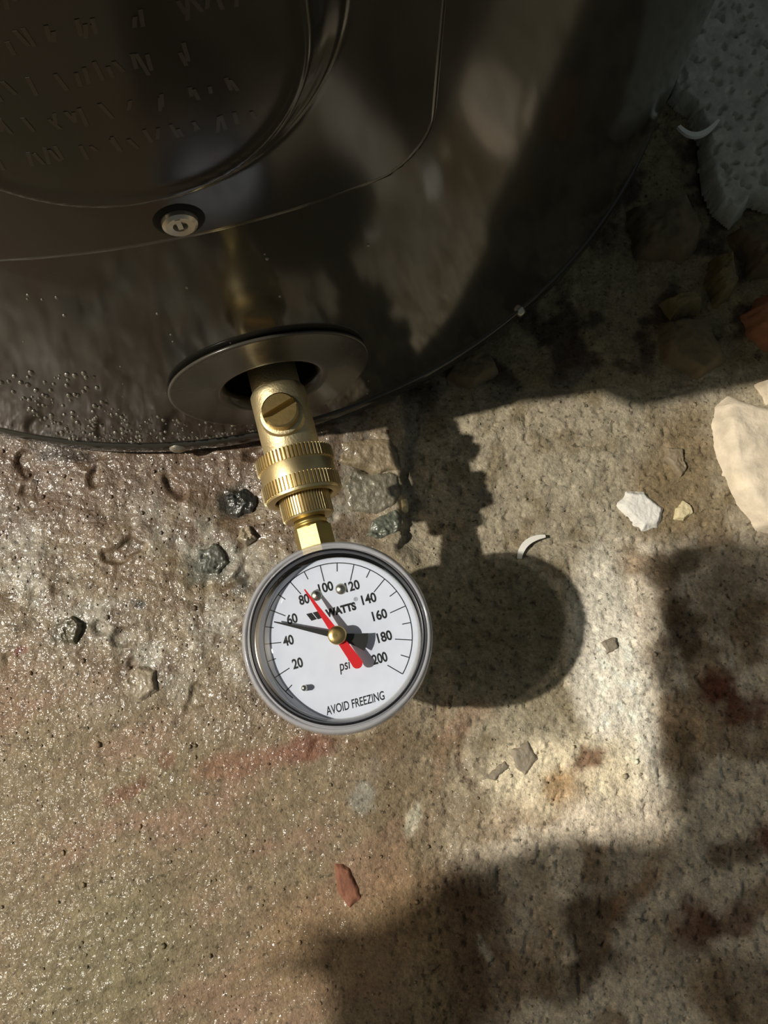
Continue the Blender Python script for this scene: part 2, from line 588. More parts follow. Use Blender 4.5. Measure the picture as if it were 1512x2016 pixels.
# screw in the panel flange
Ms = on_wall(0.0592 / TR, 0.1705, 0.0014)
v1 = lathe([(0.0001, 0.0012), (0.0052, 0.0012), (0.0062, 0.0006), (0.0064, -0.001)], 40)
scup = mesh('screw_recess_shade', xform(v1[0], Ms), v1[1], black, panel)  # black disc painted in for the dark recess round the screw
hexo = [(0.0042 * math.cos(R_(60 * i + 8)), 0.0042 * math.sin(R_(60 * i + 8))) for i in range(6)]
v2 = lathe([(0.0014, 0.0014), (0.0018, 0.0026), (0.0034, 0.0028), (0.0042, 0.0022), (0.0044, 0.0010)], 24)
v3 = lathe([(0.0001, 0.0013), (0.0015, 0.0013)], 12)
v4 = prism([(-0.0006, -0.0006), (0.0006, -0.0006), (0.0006, 0.003), (-0.0006, 0.003)], 0.0014, 0.0029)
vv, ff = join(v2, v3, v4)
screw = mesh('screw', xform(vv, Ms), ff, steel, panel, angle=40)
screw['label'] = 'zinc screw in the panel flange'
# worn, unreadable lettering pressed into the box: rows of little strokes
rnd = random.Random(4)
ev, ef = [], []
for row in range(8):
    z0 = 0.2065 + row * 0.0082
    a0 = 0.032
    while a0 < 0.082:
        if rnd.random() < 0.16:
            a0 += 0.0035
            continue
        w = rnd.uniform(0.0014, 0.0030)
        for s_ in range(rnd.choice((1, 2, 2))):
            z1, z2 = z0 + rnd.uniform(0, 0.002), z0 + rnd.uniform(0.003, 0.005)
            aa = a0 + rnd.uniform(0, w)
            ab = aa + rnd.uniform(-0.001, 0.001)
            k = len(ev)
            o1, o2 = 0.0112, 0.01172
            for (p, q) in ((aa, z1), (aa + 0.0007, z1), (ab + 0.0007, z2), (ab, z2)):
                ev.append(wall_pt(p, q, o1))
            for (p, q) in ((aa, z1), (aa + 0.0007, z1), (ab + 0.0007, z2), (ab, z2)):
                ev.append(wall_pt(p, q, o2))
            ef += [(k + 4, k + 5, k + 6, k + 7)] + [(k + i, k + (i + 1) % 4, k + 4 + (i + 1) % 4, k + 4 + i) for i in range(4)]
        a0 += w + 0.0012
emb = mesh('embossed_lettering', ev, ef, plastic, panel, smooth=False)
emb['kind'] = 'stuff'

# escutcheon ring round the valve
Mv = on_wall(VTH, VZ, 0.0)
Mdisc = on_wall(VTH - 0.004, VZ + 0.0030, 0.0)


def ring_surface(rs, seg=128):
    v, f = [], []
    n = len(rs)
    for i in range(seg):
        a = 2 * math.pi * i / seg
        for r, w in rs:
            s = r * math.cos(a)
            v.append((s, r * math.sin(a), w - 0.85 * s * s / (2 * TR)))
    for i in range(seg):
        j = (i + 1) % seg
        for k in range(n):
            k2 = (k + 1) % n
            f.append((i * n + k, j * n + k, j * n + k2, i * n + k2))
    return v, f


v, f = ring_surface([(0.0170, -0.0020), (0.0176, 0.0002), (0.0192, 0.0022), (0.0204, 0.0026), (0.0215, 0.0024), (0.030, 0.0020), (0.0366, 0.0018),
                     (0.0374, 0.0019), (0.0378, 0.0016), (0.0378, 0.0010), (0.0370, 0.0004), (0.030, 0.0002)])
esc = mesh('escutcheon', xform(v, Mdisc), f, plastic, heater)
fix(esc)
v, f = lathe([(0.0235, 0.0), (0.0235, -0.035), (0.0001, -0.035)], 48)
rec = mesh('valve_recess', xform(v, Mv), f, black, heater)  # cup coloured black to give the valve hole its shade

# water beads and splashes low on the wall
water = mat('water_bead', (112, 107, 96), 0.30, spec=0.8, coat=1.0, coat_rough=0.28)
rnd = random.Random(11)
bv, bf = [], []
for i in range(300):
    u = rnd.random()
    if i < 130:
        th_d, z = rnd.uniform(-7, 1.5), 0.016 + 0.075 * rnd.random() ** 1.5
    elif i < 235:
        th_d = rnd.uniform(-4, 13)
        z = 0.017 + (0.055 * rnd.random() ** 1.8) * max(0.25, 1 - (th_d + 4) / 18)
    else:
        th_d, z = rnd.uniform(-5, 24), 0.018 + 0.19 * rnd.random() ** 1.3
    if math.hypot(R_(th_d) * TR - VTH * TR, z - VZ) < 0.039:
        continue
    r = rnd.uniform(0.0003, 0.0008) * (1.25 if i < 130 else 1.0 if i < 235 else 0.7)
    el = rnd.uniform(1.0, 1.9)
    M = on_wall(R_(th_d), z, -0.00005)
    v, f = lathe([(0.0001 * r, r), (r * 0.38, r * 0.93), (r * 0.70, r * 0.72), (r * 0.92, r * 0.4), (r, -r * 0.05)], 10)
    v = [(p[0], p[1] * el, p[2]) for p in v]
    k = len(bv)
    bv += xform(v, M)
    bf += [tuple(q + k for q in g) for g in f]
beads = mesh('water_beads', bv, bf, water, heater)
beads['kind'] = 'stuff'
fix(beads)

# ------------------------------------------------------------------ drain valve
def brass(name, col, rough, bump=0.05, bscale=900):
    return mat(name, col, rough, metal=1.0, bump=bump, bscale=bscale, var=0.10, vscale=120)


brass_cast = brass('brass_cast', (212, 197, 158), 0.50, 0.2, 1200)
brass_turned = brass('brass_turned', (216, 198, 152), 0.38)
brass_screw = brass('brass_screw', (206, 178, 120), 0.34)
brass_bright = brass('brass_bright', (196, 174, 108), 0.42)

valve = empty('drain_valve', (TCX, TCY, 0))
tag(valve, 'brass drain valve with slotted shut-off screw coming out of the tank', 'valve')
prof = [(0.0001, -0.034), (0.0092, -0.034), (0.0092, 0.0030), (0.0098, 0.0034), (0.0104, 0.0044), (0.0105, 0.0060), (0.0105, 0.0290), (0.0098, 0.0300), (0.0098, 0.0340)]
v, f = lathe(prof, 72)
vb = mesh('valve_body', xform(v, Mv), f, brass_cast, valve, angle=40)
# casting seam
v, f = prism([(-0.00018, 0.0100), (0.00018, 0.0100), (0.00018, 0.01062), (-0.00018, 0.01062)], 0.0062, 0.0288)
seam = mesh('seam', xform(v, Mv @ Matrix.Rotation(R_(6), 4, 'Z')), f, brass_cast, vb, smooth=False)


def vloc(d, z):
    return Vector((math.sin(VTH) * (TR + d), -math.cos(VTH) * (TR + d), z))


p = vloc(0.0172, VZ)
v, f = lathe([(0.0080, 0.0), (0.0080, 0.0108), (0.0077, 0.0120), (0.0070, 0.0124), (0.0060, 0.0124), (0.0060, 0.0110)], 56)
boss = mesh('boss', [(a + p.x, b + p.y, c + p.z) for a, b, c in v], f, brass_cast, valve, angle=40)
# slotted head: disc with a cut across it, built as two cheeks on a floor
hr, sw = 0.0065, 0.0015
vv, ff = [], []
parts_ = [lathe([(0.0001, 0.0140), (hr - 0.0004, 0.0140)], 48), lathe([(hr, 0.0105), (hr, 0.0140), (hr - 0.0004, 0.0140)], 48)]
for sgn in (1, -1):
    ang0 = math.asin(sw / hr)
    out = [(hr * math.cos(t), hr * math.sin(t)) for t in np.linspace(ang0, math.pi - ang0, 26)]
    out2 = [((hr - 0.0006) * math.cos(t), (hr - 0.0006) * math.sin(t)) for t in np.linspace(ang0 * 1.05, math.pi - ang0 * 1.05, 26)]
    n = len(out)
    vs = [(x, y * sgn, 0.0138) for x, y in out] + [(x, y * sgn, 0.0164) for x, y in out] + [(x, y * sgn, 0.0170) for x, y in out2]
    fs = [tuple(range(2 * n, 3 * n))]
    for k in range(n):
        k2 = (k + 1) % n
        fs += [(k, k2, n + k2, n + k), (n + k, n + k2, 2 * n + k2, 2 * n + k)]
    parts_.append((vs, fs))
vv, ff = join(*parts_)
Mh = Matrix.Translation(p) @ Matrix.Rotation(R_(33), 4, 'Z')
head = mesh('slotted_screw', xform(vv, Mh), ff, brass_screw, valve, angle=35)
fix(head)

# ------------------------------------------------------------------ pressure gauge with hose coupling
GD = 0.0986
gc = Vector((TCX + math.sin(VTH) * (TR + GD), TCY - math.cos(VTH) * (TR + GD), 0.0))
gauge = empty('pressure_gauge', (gc.x, gc.y, 0.0440), (0, 0, VTH))
tag(gauge, 'round white dial water pressure gauge with red and black pointers on brass hose coupling', 'gauge')
GZ = -0.0440           # parts are written in heights above the floor, shifted into the gauge frame


def gmesh(name, vf, m, parent=gauge, dz=GZ, **k):
    v, f = vf
    return mesh(name, [(a, b, c + dz) for a, b, c in v], f, m, parent, **k)


case_m = mat('black_steel_case', (26, 26, 28), 0.3, spec=0.5)
def clear_plastic(name, col, clear):
    """moulded see-through plastic: part of the light goes straight through"""
    m = mat(name, col, 0.12, coat=1.0, coat_rough=0.04)
    nt = m.node_tree
    tb = nt.nodes.new('ShaderNodeBsdfTransparent')
    mx_ = nt.nodes.new('ShaderNodeMixShader')
    mx_.inputs[0].default_value = clear
    nt.links.new(nt.nodes['Principled BSDF'].outputs[0], mx_.inputs[1])
    nt.links.new(tb.outputs[0], mx_.inputs[2])
    nt.links.new(mx_.outputs[0], nt.nodes['Material Output'].inputs[0])
    return m


rim_m = clear_plastic('clear_plastic_rim', (182, 184, 192), 0.30)
wallg_m = clear_plastic('inner_rim', (228, 230, 236), 0.45)
groove_m = mat('rim_groove', (22, 22, 26), 0.3)
dial_m = mat('white_dial', (222, 229, 248), 0.42, spec=0.4, var=0.03, vscale=220)
ink = mat('black_ink', (24, 24, 26), 0.5)
red_m = mat('red_pointer', (214, 30, 40), 0.4)
blk_m = mat('black_pointer', (30, 30, 28), 0.45)
dome_m = mat('nickel_dome', (200, 198, 186), 0.3, metal=1.0)

case = gmesh('case', lathe([(0.0001, 0.0445), (0.0270, 0.0445), (0.0292, 0.0455), (0.0302, 0.048), (0.0302, 0.0665), (0.0285, 0.0670)], 128), case_m, angle=40)
RZ = GZ + 0.003
rim = gmesh('rim', lathe([(0.0303, 0.0600), (0.0318, 0.0602), (0.0321, 0.0612), (0.0321, 0.0690), (0.0319, 0.0712), (0.0314, 0.0728), (0.0308, 0.0738),
                          (0.0302, 0.0740), (0.0299, 0.0735), (0.0297, 0.0730), (0.0294, 0.0736), (0.0289, 0.0743), (0.0284, 0.0743)], 160), rim_m, dz=RZ)
gr = gmesh('groove', lathe([(0.0289, 0.07435), (0.0287, 0.0745), (0.0284, 0.0745), (0.0282, 0.07435)], 160), groove_m, rim, dz=RZ)
inner = gmesh('inner_wall', lathe([(0.0284, 0.0743), (0.0281, 0.0735), (0.0268, 0.0678), (0.0262, 0.0677)], 160), wallg_m, rim, dz=RZ)

DZ = 0.0708
dial = gmesh('dial', lathe([(0.0001, DZ), (0.0271, DZ), (0.0271, DZ - 0.0006), (0.0001, DZ - 0.0006)], 128), dial_m, angle=30)

# --- dial printing (dial frame: +Y points at the coupling; angle is clockwise from +Y)
def pol(r, deg):
    return (r * math.sin(R_(deg)), r * math.cos(R_(deg)))


def psi_deg(p):
    return -135.0 + 1.35 * p


ARC, LW, PZ = 0.0250, 0.00016, DZ + 0.00004
av, af = [], []
n = 140
for i in range(n + 1):
    d = -129.0 + (135 + 129.0) * i / n
    for r in (ARC - LW, ARC + LW):
        x, y = pol(r, d)
        av.append((x, y, PZ))
for i in range(n):
    af.append((2 * i, 2 * i + 1, 2 * i + 3, 2 * i + 2))
gmesh('scale_arc', (av, af), ink, dial, smooth=False)
for pval in range(10, 201, 10):
    d = psi_deg(pval)
    ln = 0.0058 if pval % 20 == 0 else 0.0030
    c, s = math.cos(R_(d)), math.sin(R_(d))
    q = []
    for r, w in ((ARC, -LW), (ARC, LW), (ARC - ln, LW), (ARC - ln, -LW)):
        x, y = pol(r, d)
        q.append((x + w * c, y - w * s, PZ + 0.00001))
    gmesh('tick', (q, [(0, 1, 2, 3)]), ink, dial, smooth=False)


def text_mesh(name, body, cx, cy, height, width, bold=0.0, shear=0.0, parent=dial, m=ink, z=PZ):
    cu = bpy.data.curves.new('t', 'FONT')
    cu.body = body
    cu.size = 1.0
    cu.offset = bold
    cu.shear = shear
    cu.resolution_u = 6
    to = bpy.data.objects.new('t', cu)
    COL.objects.link(to)
    dg = bpy.context.evaluated_depsgraph_get()
    em = to.evaluated_get(dg).to_mesh()
    vs = np.array([v.co[:] for v in em.vertices])
    fs = [tuple(p_.vertices) for p_ in em.polygons]
    to.evaluated_get(dg).to_mesh_clear()
    bpy.data.objects.remove(to)
    bpy.data.curves.remove(cu)
    lo_, hi_ = vs[:, :2].min(0), vs[:, :2].max(0)
    sc = np.array([width, height]) / (hi_ - lo_)
    q = (vs[:, :2] - (lo_ + hi_) / 2) * sc + np.array([cx, cy])
    return gmesh(name, ([(a, b, z) for a, b in q], fs), m, parent, smooth=False)


# numerals sit where the photograph has them: offsets from the dial centre along dial right / dial up
K = 0.0517 / 1000.0
rot = R_(13.5)


def dpos(px, py):
    """offset on the dial face in the gauge frame"""
    x, y = (px - 737) * K, -(py - 760) * K
    return x * math.cos(rot) + y * math.sin(rot), -x * math.sin(rot) + y * math.cos(rot)


for t, px, py, w in (('20', 472, 925, 68), ('40', 412, 778, 70), ('60', 437, 638, 70), ('80', 516, 513, 68), ('100', 660, 437, 98),
                     ('120', 836, 433, 96), ('140', 943, 520, 98), ('160', 1011, 628, 98), ('180', 1039, 770, 98), ('200', 1005, 908, 98)):
    x, y = dpos(px, py)
    text_mesh('numeral', t, x, y, 66 * K, w * K, bold=0.03)
x, y = dpos(757, 588)
text_mesh('brand_lettering', 'WATTS', x, y, 55 * K, 205 * K, bold=0.06)
x, y = dpos(857, 521)
text_mesh('registered_mark', '\u00ae', x, y, 26 * K, 26 * K)
for off in (0, 42):
    q = []
    for px, py in ((530 + off, 610 - off * 0.2), (566 + off, 602 - off * 0.2), (600 + off, 645 - off * 0.2), (564 + off, 655 - off * 0.2)):
        x, y = dpos(px, py)
        q.append((x, y, PZ))
    gmesh('logo_bar', (q, [(0, 1, 2, 3)]), ink, dial, smooth=False)
x, y = dpos(778, 956)
text_mesh('unit_lettering', 'psi', x, y, 84 * K, 78 * K, bold=0.01, shear=0.22)
x, y = dpos(840, 1186)
text_mesh('warning_lettering', 'AVOID FREEZING', x, y, 56 * K, 388 * K, bold=0.014, shear=0.15)

# --- rivets and stop pin
for px, py, r in ((595, 485, 0.00195), (757, 447, 0.00195)):
    x, y = dpos(px + 4, py + 4)
    v, f = lathe([(0.0001, 0.0009), (r * 0.5, 0.00078), (r * 0.85, 0.0004), (r, 0.0)], 32)
    gmesh('rivet', ([(a + x, b + y, c + DZ) for a, b, c in v], f), dome_m, dial)
x, y = dpos(519, 1083)
v, f = lathe([(0.0001, 0.0030), (0.0007, 0.0029), (0.0010, 0.0024), (0.0010, 0.0)], 20)
gmesh('stop_pin', ([(a + x, b + y, c + DZ) for a, b, c in v], f), dome_m, dial)

# --- pointers
def pointer(name, outline, deg, z0, z1, m):
    v, f = prism(outline, z0, z1)
    a = -R_(deg)
    v = [(x * math.cos(a) - y * math.sin(a), x * math.sin(a) + y * math.cos(a), z) for x, y, z in v]
    return fix(gmesh(name, (v, f), m, smooth=False))


out = [(-0.00020, 0.0219), (0.00020, 0.0219), (0.00095, 0.003), (0.0012, -0.0022), (0.0024, -0.0078)]
out += [(0.0102 * math.sin(R_(a)), -0.0102 * math.cos(R_(a))) for a in (17, 10, 3, -3, -10, -17)]
out += [(-0.0024, -0.0078), (-0.0012, -0.0022), (-0.00095, 0.003)]
pointer('black_pointer', out[::-1], -62.7, DZ + 0.0024, DZ + 0.0028, blk_m)
out = [(-0.00022, 0.0190), (0.00022, 0.0190), (0.0011, 0.004), (0.0013, 0.0), (0.0017, -0.0100)]
out += [(0.0018 * math.cos(R_(a)), -0.0112 - 0.0018 * math.sin(R_(a))) for a in range(0, 181, 15)]
out += [(-0.0017, -0.0100), (-0.0013, 0.0), (-0.0011, 0.004)]
pointer('red_pointer', out[::-1], -21.2, DZ + 0.0041, DZ + 0.0045, red_m)
gmesh('hub', lathe([(0.0001, DZ + 0.0062), (0.0012, DZ + 0.00625), (0.0027, DZ + 0.0061), (0.0031, DZ + 0.0056), (0.0031, DZ + 0.0036), (0.0012, DZ + 0.0035), (0.0010, DZ)], 48), brass_screw, angle=50)

# --- crystal: clear plastic window
m, nt, b = nmat('clear_crystal')
nt.nodes.remove(b)
tr = nt.nodes.new('ShaderNodeBsdfTransparent')
tr.inputs[0].default_value = (0.97, 0.98, 0.98, 1)
gl = nt.nodes.new('ShaderNodeBsdfGlossy')
gl.inputs['Roughness'].default_value = 0.03
fr = nt.nodes.new('ShaderNodeFresnel')
fr.inputs[0].default_value = 1.45
mx = nt.nodes.new('ShaderNodeMixShader')
nt.links.new(fr.outputs[0], mx.inputs[0])
nt.links.new(tr.outputs[0], mx.inputs[1])
nt.links.new(gl.outputs[0], mx.inputs[2])
nt.links.new(mx.outputs[0], nt.nodes['Material Output'].inputs[0])
gmesh('crystal', lathe([(0.0001, 0.0782), (0.018, 0.0780), (0.0283, 0.0772), (0.0284, 0.0766)], 96), m)

# --- brass stem, hex, coupling: axis runs from the gauge back to the valve
def axial(vf):
    """profile along d (distance from the tank wall) turned into the gauge frame"""
    v, f = vf
    return [(x, -(z - GD), y + VZ) for x, y, z in v], f


def flipy(vf):
    v, f = vf
    return [(a, b, c) for a, b, c in v], [tuple(reversed(q)) for q in f]


hexo = [(0.0072 * math.cos(R_(60 * i + 14)), 0.0072 * math.sin(R_(60 * i + 14))) for i in range(6)]
hx = gmesh('hex_stem', axial(prism(hexo, 0.0580, 0.0700)), brass_bright, smooth=False)
fix(hx)
nk = gmesh('threaded_neck', axial(lathe([(0.0056, 0.0500), (0.0056, 0.0553), (0.0062, 0.0556), (0.0062, 0.0562), (0.0056, 0.0565), (0.0058, 0.0570), (0.0064, 0.0573), (0.0064, 0.0582)], 48)), brass_bright)
fix(nk)
ct = gmesh('coupling_nut', axial(join(gear(0.0094, 0.0450, 0.0535, 54, 0.0006), lathe([(0.0089, 0.0534), (0.0086, 0.0541), (0.0058, 0.0545)], 72))), brass_turned, angle=30)
fix(ct)
col_p = lathe([(0.0098, 0.0300), (0.0136, 0.0298), (0.0138, 0.0302), (0.0138, 0.0455), (0.0136, 0.0462), (0.0122, 0.0466), (0.0108, 0.0464), (0.0104, 0.0455), (0.0104, 0.0420), (0.0098, 0.0420)], 128)
sw_ = gmesh('swivel_collar', axial(col_p), brass_turned, angle=30)
fix(sw_)
for d0, d1 in ((0.0299, 0.0345), (0.0402, 0.0452)):
    k = gmesh('knurl_band', axial(gear(0.0145, d0, d1, 62, 0.0008, rin=0.0136)), brass_turned, sw_, smooth=False)
    fix(k)

# ------------------------------------------------------------------ stones, chips, shavings
def in_poly(x, y, P):
    r = np.zeros(x.shape, bool)
    j = len(P) - 1
    for i in range(len(P)):
        xi, yi = P[i]
        xj, yj = P[j]
        c = ((yi > y) != (yj > y)) & (x < (xj - xi) * (y - yi) / (yj - yi + 1e-9) + xi)
        r ^= c
        j = i
    return r


def rock(name, outline, hgt, m, seed, label, cat, group=None, flat=0.6, rough=0.10, zoff=None, parent=None, faceted=False, tilt=(0, 0), cell=None, edge=None, pits=0.0, avoid=None):
    """irregular stone from its plan outline (metres), with a crowned, uneven top"""
    r = random.Random(seed)
    pts = np.array(outline, float)
    c = pts.mean(0)
    size = np.hypot(*(pts - c).T).mean()
    st = max(0.00028, size / 24.0) if cell is None else cell
    w = size * 0.20 if edge is None else edge
    lo_, hi_ = pts.min(0) - w * 2 - size * rough, pts.max(0) + w * 2 + size * rough
    gxx, gyy = np.meshgrid(np.arange(lo_[0], hi_[0], st), np.arange(lo_[1], hi_[1], st))
    wx_ = gxx + size * rough * 1.5 * fbm(gxx, gyy, size * 0.7, 3, seed)
    wy_ = gyy + size * rough * 1.5 * fbm(gxx, gyy, size * 0.7, 3, seed + 9)
    d = np.full(gxx.shape, 1e9)
    n = len(pts)
    for i in range(n):
        a, e_ = pts[i], pts[(i + 1) % n] - pts[i]
        t = np.clip(((wx_ - a[0]) * e_[0] + (wy_ - a[1]) * e_[1]) / (e_ @ e_), 0, 1)
        d = np.minimum(d, np.hypot(wx_ - a[0] - t * e_[0], wy_ - a[1] - t * e_[1]))
    d = np.where(in_poly(wx_, wy_, pts), d, -d)
    z0 = hz(c[0], c[1]) if zoff is None else zoff
    up_ = sst(-w, w, d)
    top_ = 1 + fbm(gxx, gyy, size * 0.9, 4, seed) * (1 - flat) * 1.2 + 0.16 * fbm(gxx, gyy, size * 0.22, 4, seed + 40)
    for k in range(4):                                             # chipped faces
        an, sl = r.uniform(0, 6.28), r.uniform(0.25, 0.7) * (1.2 - flat)
        pl = r.uniform(0.95, 1.15) - sl * ((gxx - c[0]) * math.cos(an) + (gyy - c[1]) * math.sin(an)) / size
        top_ = np.minimum(top_, pl + 0.14 * fbm(gxx, gyy, size * 0.3, 4, seed + k))
    if pits:
        top_ = top_ - pits * sst(0.30, 0.55, fbm(gxx, gyy, 0.0055, 2, seed + 3) * 1.5)
    ZZ = z0 + hgt * (-0.8 + 0.8 * up_ + top_ * up_) + ((gxx - c[0]) * tilt[0] + (gyy - c[1]) * tilt[1]) * up_
    ok_ = d > -w * 1.1
    if avoid is not None:
        ok_ &= np.hypot(gxx - TCX, gyy - TCY) > avoid
    q_ = ok_[:-1, :-1] & ok_[:-1, 1:] & ok_[1:, 1:] & ok_[1:, :-1]
    id_ = np.arange(gxx.size).reshape(gxx.shape)
    F4 = np.stack([id_[:-1, :-1][q_], id_[:-1, 1:][q_], id_[1:, 1:][q_], id_[1:, :-1][q_]], -1)
    use, inv = np.unique(F4.ravel(), return_inverse=True)
    v = np.stack([gxx.ravel()[use], gyy.ravel()[use], ZZ.ravel()[use]], -1).tolist()
    f = inv.reshape(-1, 4).tolist()
    # underside: close the stone with a flat bottom
    cnt = {}
    for q in f:
        for i in range(4):
            e_ = (q[i], q[(i + 1) % 4])
            cnt[e_] = 1
    zb = float(ZZ.ravel()[use].min()) - 0.001
    low = {}
    for (i, j) in list(cnt):
        if (j, i) not in cnt:
            for k in (i, j):
                if k not in low:
                    low[k] = len(v)
                    v.append([v[k][0], v[k][1], zb])
            f.append([j, i, low[i], low[j]])
    cz = (c[0], c[1], z0 - 0.3 * hgt)
    v = [(a - cz[0], b_ - cz[1], d - cz[2]) for a, b_, d in v]
    o = mesh(name, v, f, m, parent, smooth=True)
    o.location = cz
    if label:
        tag(o, label, cat, group)
    return o


mm = lambda *p: [(a / 1000.0, b_ / 1000.0) for a, b_ in p]
wstone = mat('pale_limestone', (224, 210, 188), 0.7, bump=1.0, bscale=220, var=0.2, vscale=110)
chip_m = mat('white_plaster', (234, 232, 226), 0.85, bump=0.6, bscale=500, var=0.05, vscale=200)
cream_m = mat('cream_plaster', (222, 208, 168), 0.85, bump=0.6, bscale=500, var=0.08, vscale=200)
peb_m = mat('grey_brown_pebble', (140, 126, 104), 0.6, bump=0.4, bscale=400, var=0.2, vscale=200)
pebd_m = mat('dark_wet_stone', (44, 45, 42), 0.4, coat=1.0, coat_rough=0.2, bump=1.0, bscale=400, var=0.3, vscale=150)
pebg_m = mat('grey_stone', (146, 136, 120), 0.6, bump=0.5, bscale=500, var=0.2, vscale=300)
brick_m = mat('red_brick', (128, 84, 64), 0.8, bump=0.5, bscale=400, var=0.2, vscale=150)
orange_m = mat('orange_brick', (156, 106, 76), 0.8, bump=0.5, bscale=400, var=0.2, vscale=150)
earth_m = mat('dark_earth_clod', (112, 98, 74), 0.95, bump=0.8, bscale=250, var=0.3, vscale=80)
tan_m = mat('tan_sandstone', (122, 108, 72), 0.85, bump=0.6, bscale=400, var=0.2, vscale=150)
plas_m = mat('white_plastic', (238, 236, 228), 0.4)

rock('stone', mm((156, 130), (163, 136), (176, 131), (196, 126), (200, 90), (184, 68), (168, 71), (159, 87), (155, 104)), 0.010, wstone, 3,
     'large pale limestone lump half in light at right edge of photo', 'stone', flat=0.75, rough=0.05, zoff=-0.008, tilt=(0.03, -0.05))
rock('stone', mm((176, 140), (186, 143), (192, 134), (180, 131)), 0.009, wstone, 8, 'small pale stone behind the large limestone lump at right edge', 'stone', zoff=-0.005)
wet_kw = dict(coat=1.0, coat_rough=0.2, bump=1.0, bscale=420)
rock('stone', mm((-22, 112), (-8, 113), (4, 114), (8, 106), (8, 97), (-1, 95), (-12, 98), (-22, 100)), 0.0050, mat('wet_brown_stone', (134, 120, 96), 0.5, var=0.3, vscale=120, **wet_kw), 13,
     'wet brown mortar lump at the tank foot right of the drain valve', 'stone', flat=0.55, rough=0.10, zoff=-0.0065)
rock('stone', mm((-16, 98), (0, 97), (8, 96), (9, 86), (6, 80), (-4, 75), (-17, 78), (-20, 90)), 0.0058, mat('wet_green_stone', (118, 113, 97), 0.4, var=0.4, vscale=110, **wet_kw), 14,
     'large wet grey-green stone right of the knurled collar', 'stone', flat=0.45, rough=0.10, zoff=-0.0070)
rock('stone', mm((-6, 74), (6, 81), (9, 75), (7, 68), (-1, 64), (-9, 66)), 0.0055, mat('wet_green_wedge', (104, 108, 96), 0.4, var=0.25, vscale=130, **wet_kw), 15,
     'small wet grey-green stone wedge just above the gauge', 'stone', flat=0.5, rough=0.06, zoff=-0.0062)
rock('pebble', mm((7.5, 83.5), (10.5, 84), (10.5, 79), (8, 78.5)), 0.004, cream_m, 16, 'tiny pale pebble beside the wet grey-green stone', 'pebble', zoff=-0.0045)
rock('plaster_chip', mm((107, 82), (112, 88), (119, 88), (127, 80), (124, 72), (117, 71), (112, 76)), 0.0022, chip_m, 21,
     'largest flat white plaster chip on the dry dirt', 'chip', flat=0.8, rough=0.10, faceted=True)
rock('plaster_chip', mm((133, 80), (137, 85), (140, 82), (141, 78), (136, 75), (132, 76)), 0.0025, cream_m, 22,
     'small cream plaster chip right of the large white one', 'chip', flat=0.5, rough=0.12, faceted=True)
rock('pebble', mm((130, 110), (139, 110), (140, 99), (137, 95), (134, 98), (130, 104)), 0.0035, peb_m, 23, 'grey-brown pebble half sunk in dirt near the limestone lump', 'pebble', flat=0.4)
rock('pebble', mm((53, -24), (60, -21), (64, -28), (58, -35), (54, -31)), 0.0013, pebg_m, 24, 'angular grey pebble set in the pale patch below the gauge shadow', 'pebble', flat=0.6, faceted=True)
rock('pebble', mm((40, -36), (50, -29), (52, -31), (46, -36)), 0.0012, pebg_m, 25, 'thin grey stone sliver beside the angular grey pebble', 'pebble', flat=0.6)
rock('pebble', mm((94, 20), (100, 22), (101, 17), (96, 15)), 0.0016, pebg_m, 26, 'small grey pebble on the pale strip right of the gauge shadow', 'pebble', flat=0.6)
rock('stone', mm((-72, 86), (-63, 89), (-56, 85), (-58, 77), (-66, 75), (-71, 79)), 0.0045, pebd_m, 27, 'black wet stone in the mortar left of the coupling', 'stone', flat=0.1, rough=0.18)
rock('stone', mm((-83, 60), (-73, 63), (-68, 55), (-73, 48), (-81, 51)), 0.0035, mat('wet_grey_stone', (88, 90, 82), 0.4, coat=1.0, coat_rough=0.2, bump=1.0, bscale=350, var=0.3, vscale=150), 28,
     'dull grey wet stone in the mortar left of the gauge rim', 'stone', flat=0.1, rough=0.18)
rock('pebble', mm((-64, 70), (-59, 71), (-56, 65), (-61, 62), (-65, 65)), 0.004, mat('wet_tan_pebble', (150, 138, 116), 0.4, coat=1.0, coat_rough=0.2, bump=0.9, bscale=400, var=0.2, vscale=150), 29,
     'tan wet pebble between the black stone and the gauge', 'pebble', flat=0.2)
rock('pebble', mm((-141, 27), (-134, 31), (-129, 28), (-131, 19), (-138, 20)), 0.003, mat('wet_dark_pebble', (92, 86, 70), 0.4, coat=1.0, coat_rough=0.2, bump=0.9, bscale=400, var=0.3, vscale=150), 30,
     'dark grey pebble sunk in wet mortar at far left', 'pebble', flat=0.2)
rock('pebble', mm((-110, 4), (-104, 10), (-97, 8), (-95, 0), (-102, -5), (-109, -2)), 0.0028, mat('mortar_lump', (150, 138, 118), 0.45, coat=1.0, coat_rough=0.2, bump=0.9, bscale=400, var=0.15, vscale=150), 31,
     'rounded mortar lump with a shadowed edge, left of the gauge', 'pebble', flat=0.5)
rock('brick_fragment', mm((-20, -68), (-14, -69), (-9, -80), (-13, -85), (-19, -78)), 0.0016, brick_m, 32, 'red brick fragment bedded in the floor below the gauge', 'brick', flat=0.7)
rock('brick_fragment', mm((174, 176), (182, 184), (200, 182), (204, 160), (182, 158), (175, 166)), 0.012, orange_m, 33, 'orange brick fragment in shade at right edge of photo', 'brick', flat=0.5, zoff=-0.006)
rock('stone', mm((134, 182), (149, 186), (152, 179), (138, 174)), 0.008, tan_m, 34, 'tan flat stone in the shaded earth left of the orange brick', 'stone', flat=0.5, zoff=-0.004)
rock('stone', mm((160, 204), (167, 205), (169, 188), (161, 182), (158, 192)), 0.009, tan_m, 35, 'upright tan stone in the shaded earth above the orange brick', 'stone', flat=0.5, zoff=-0.004)
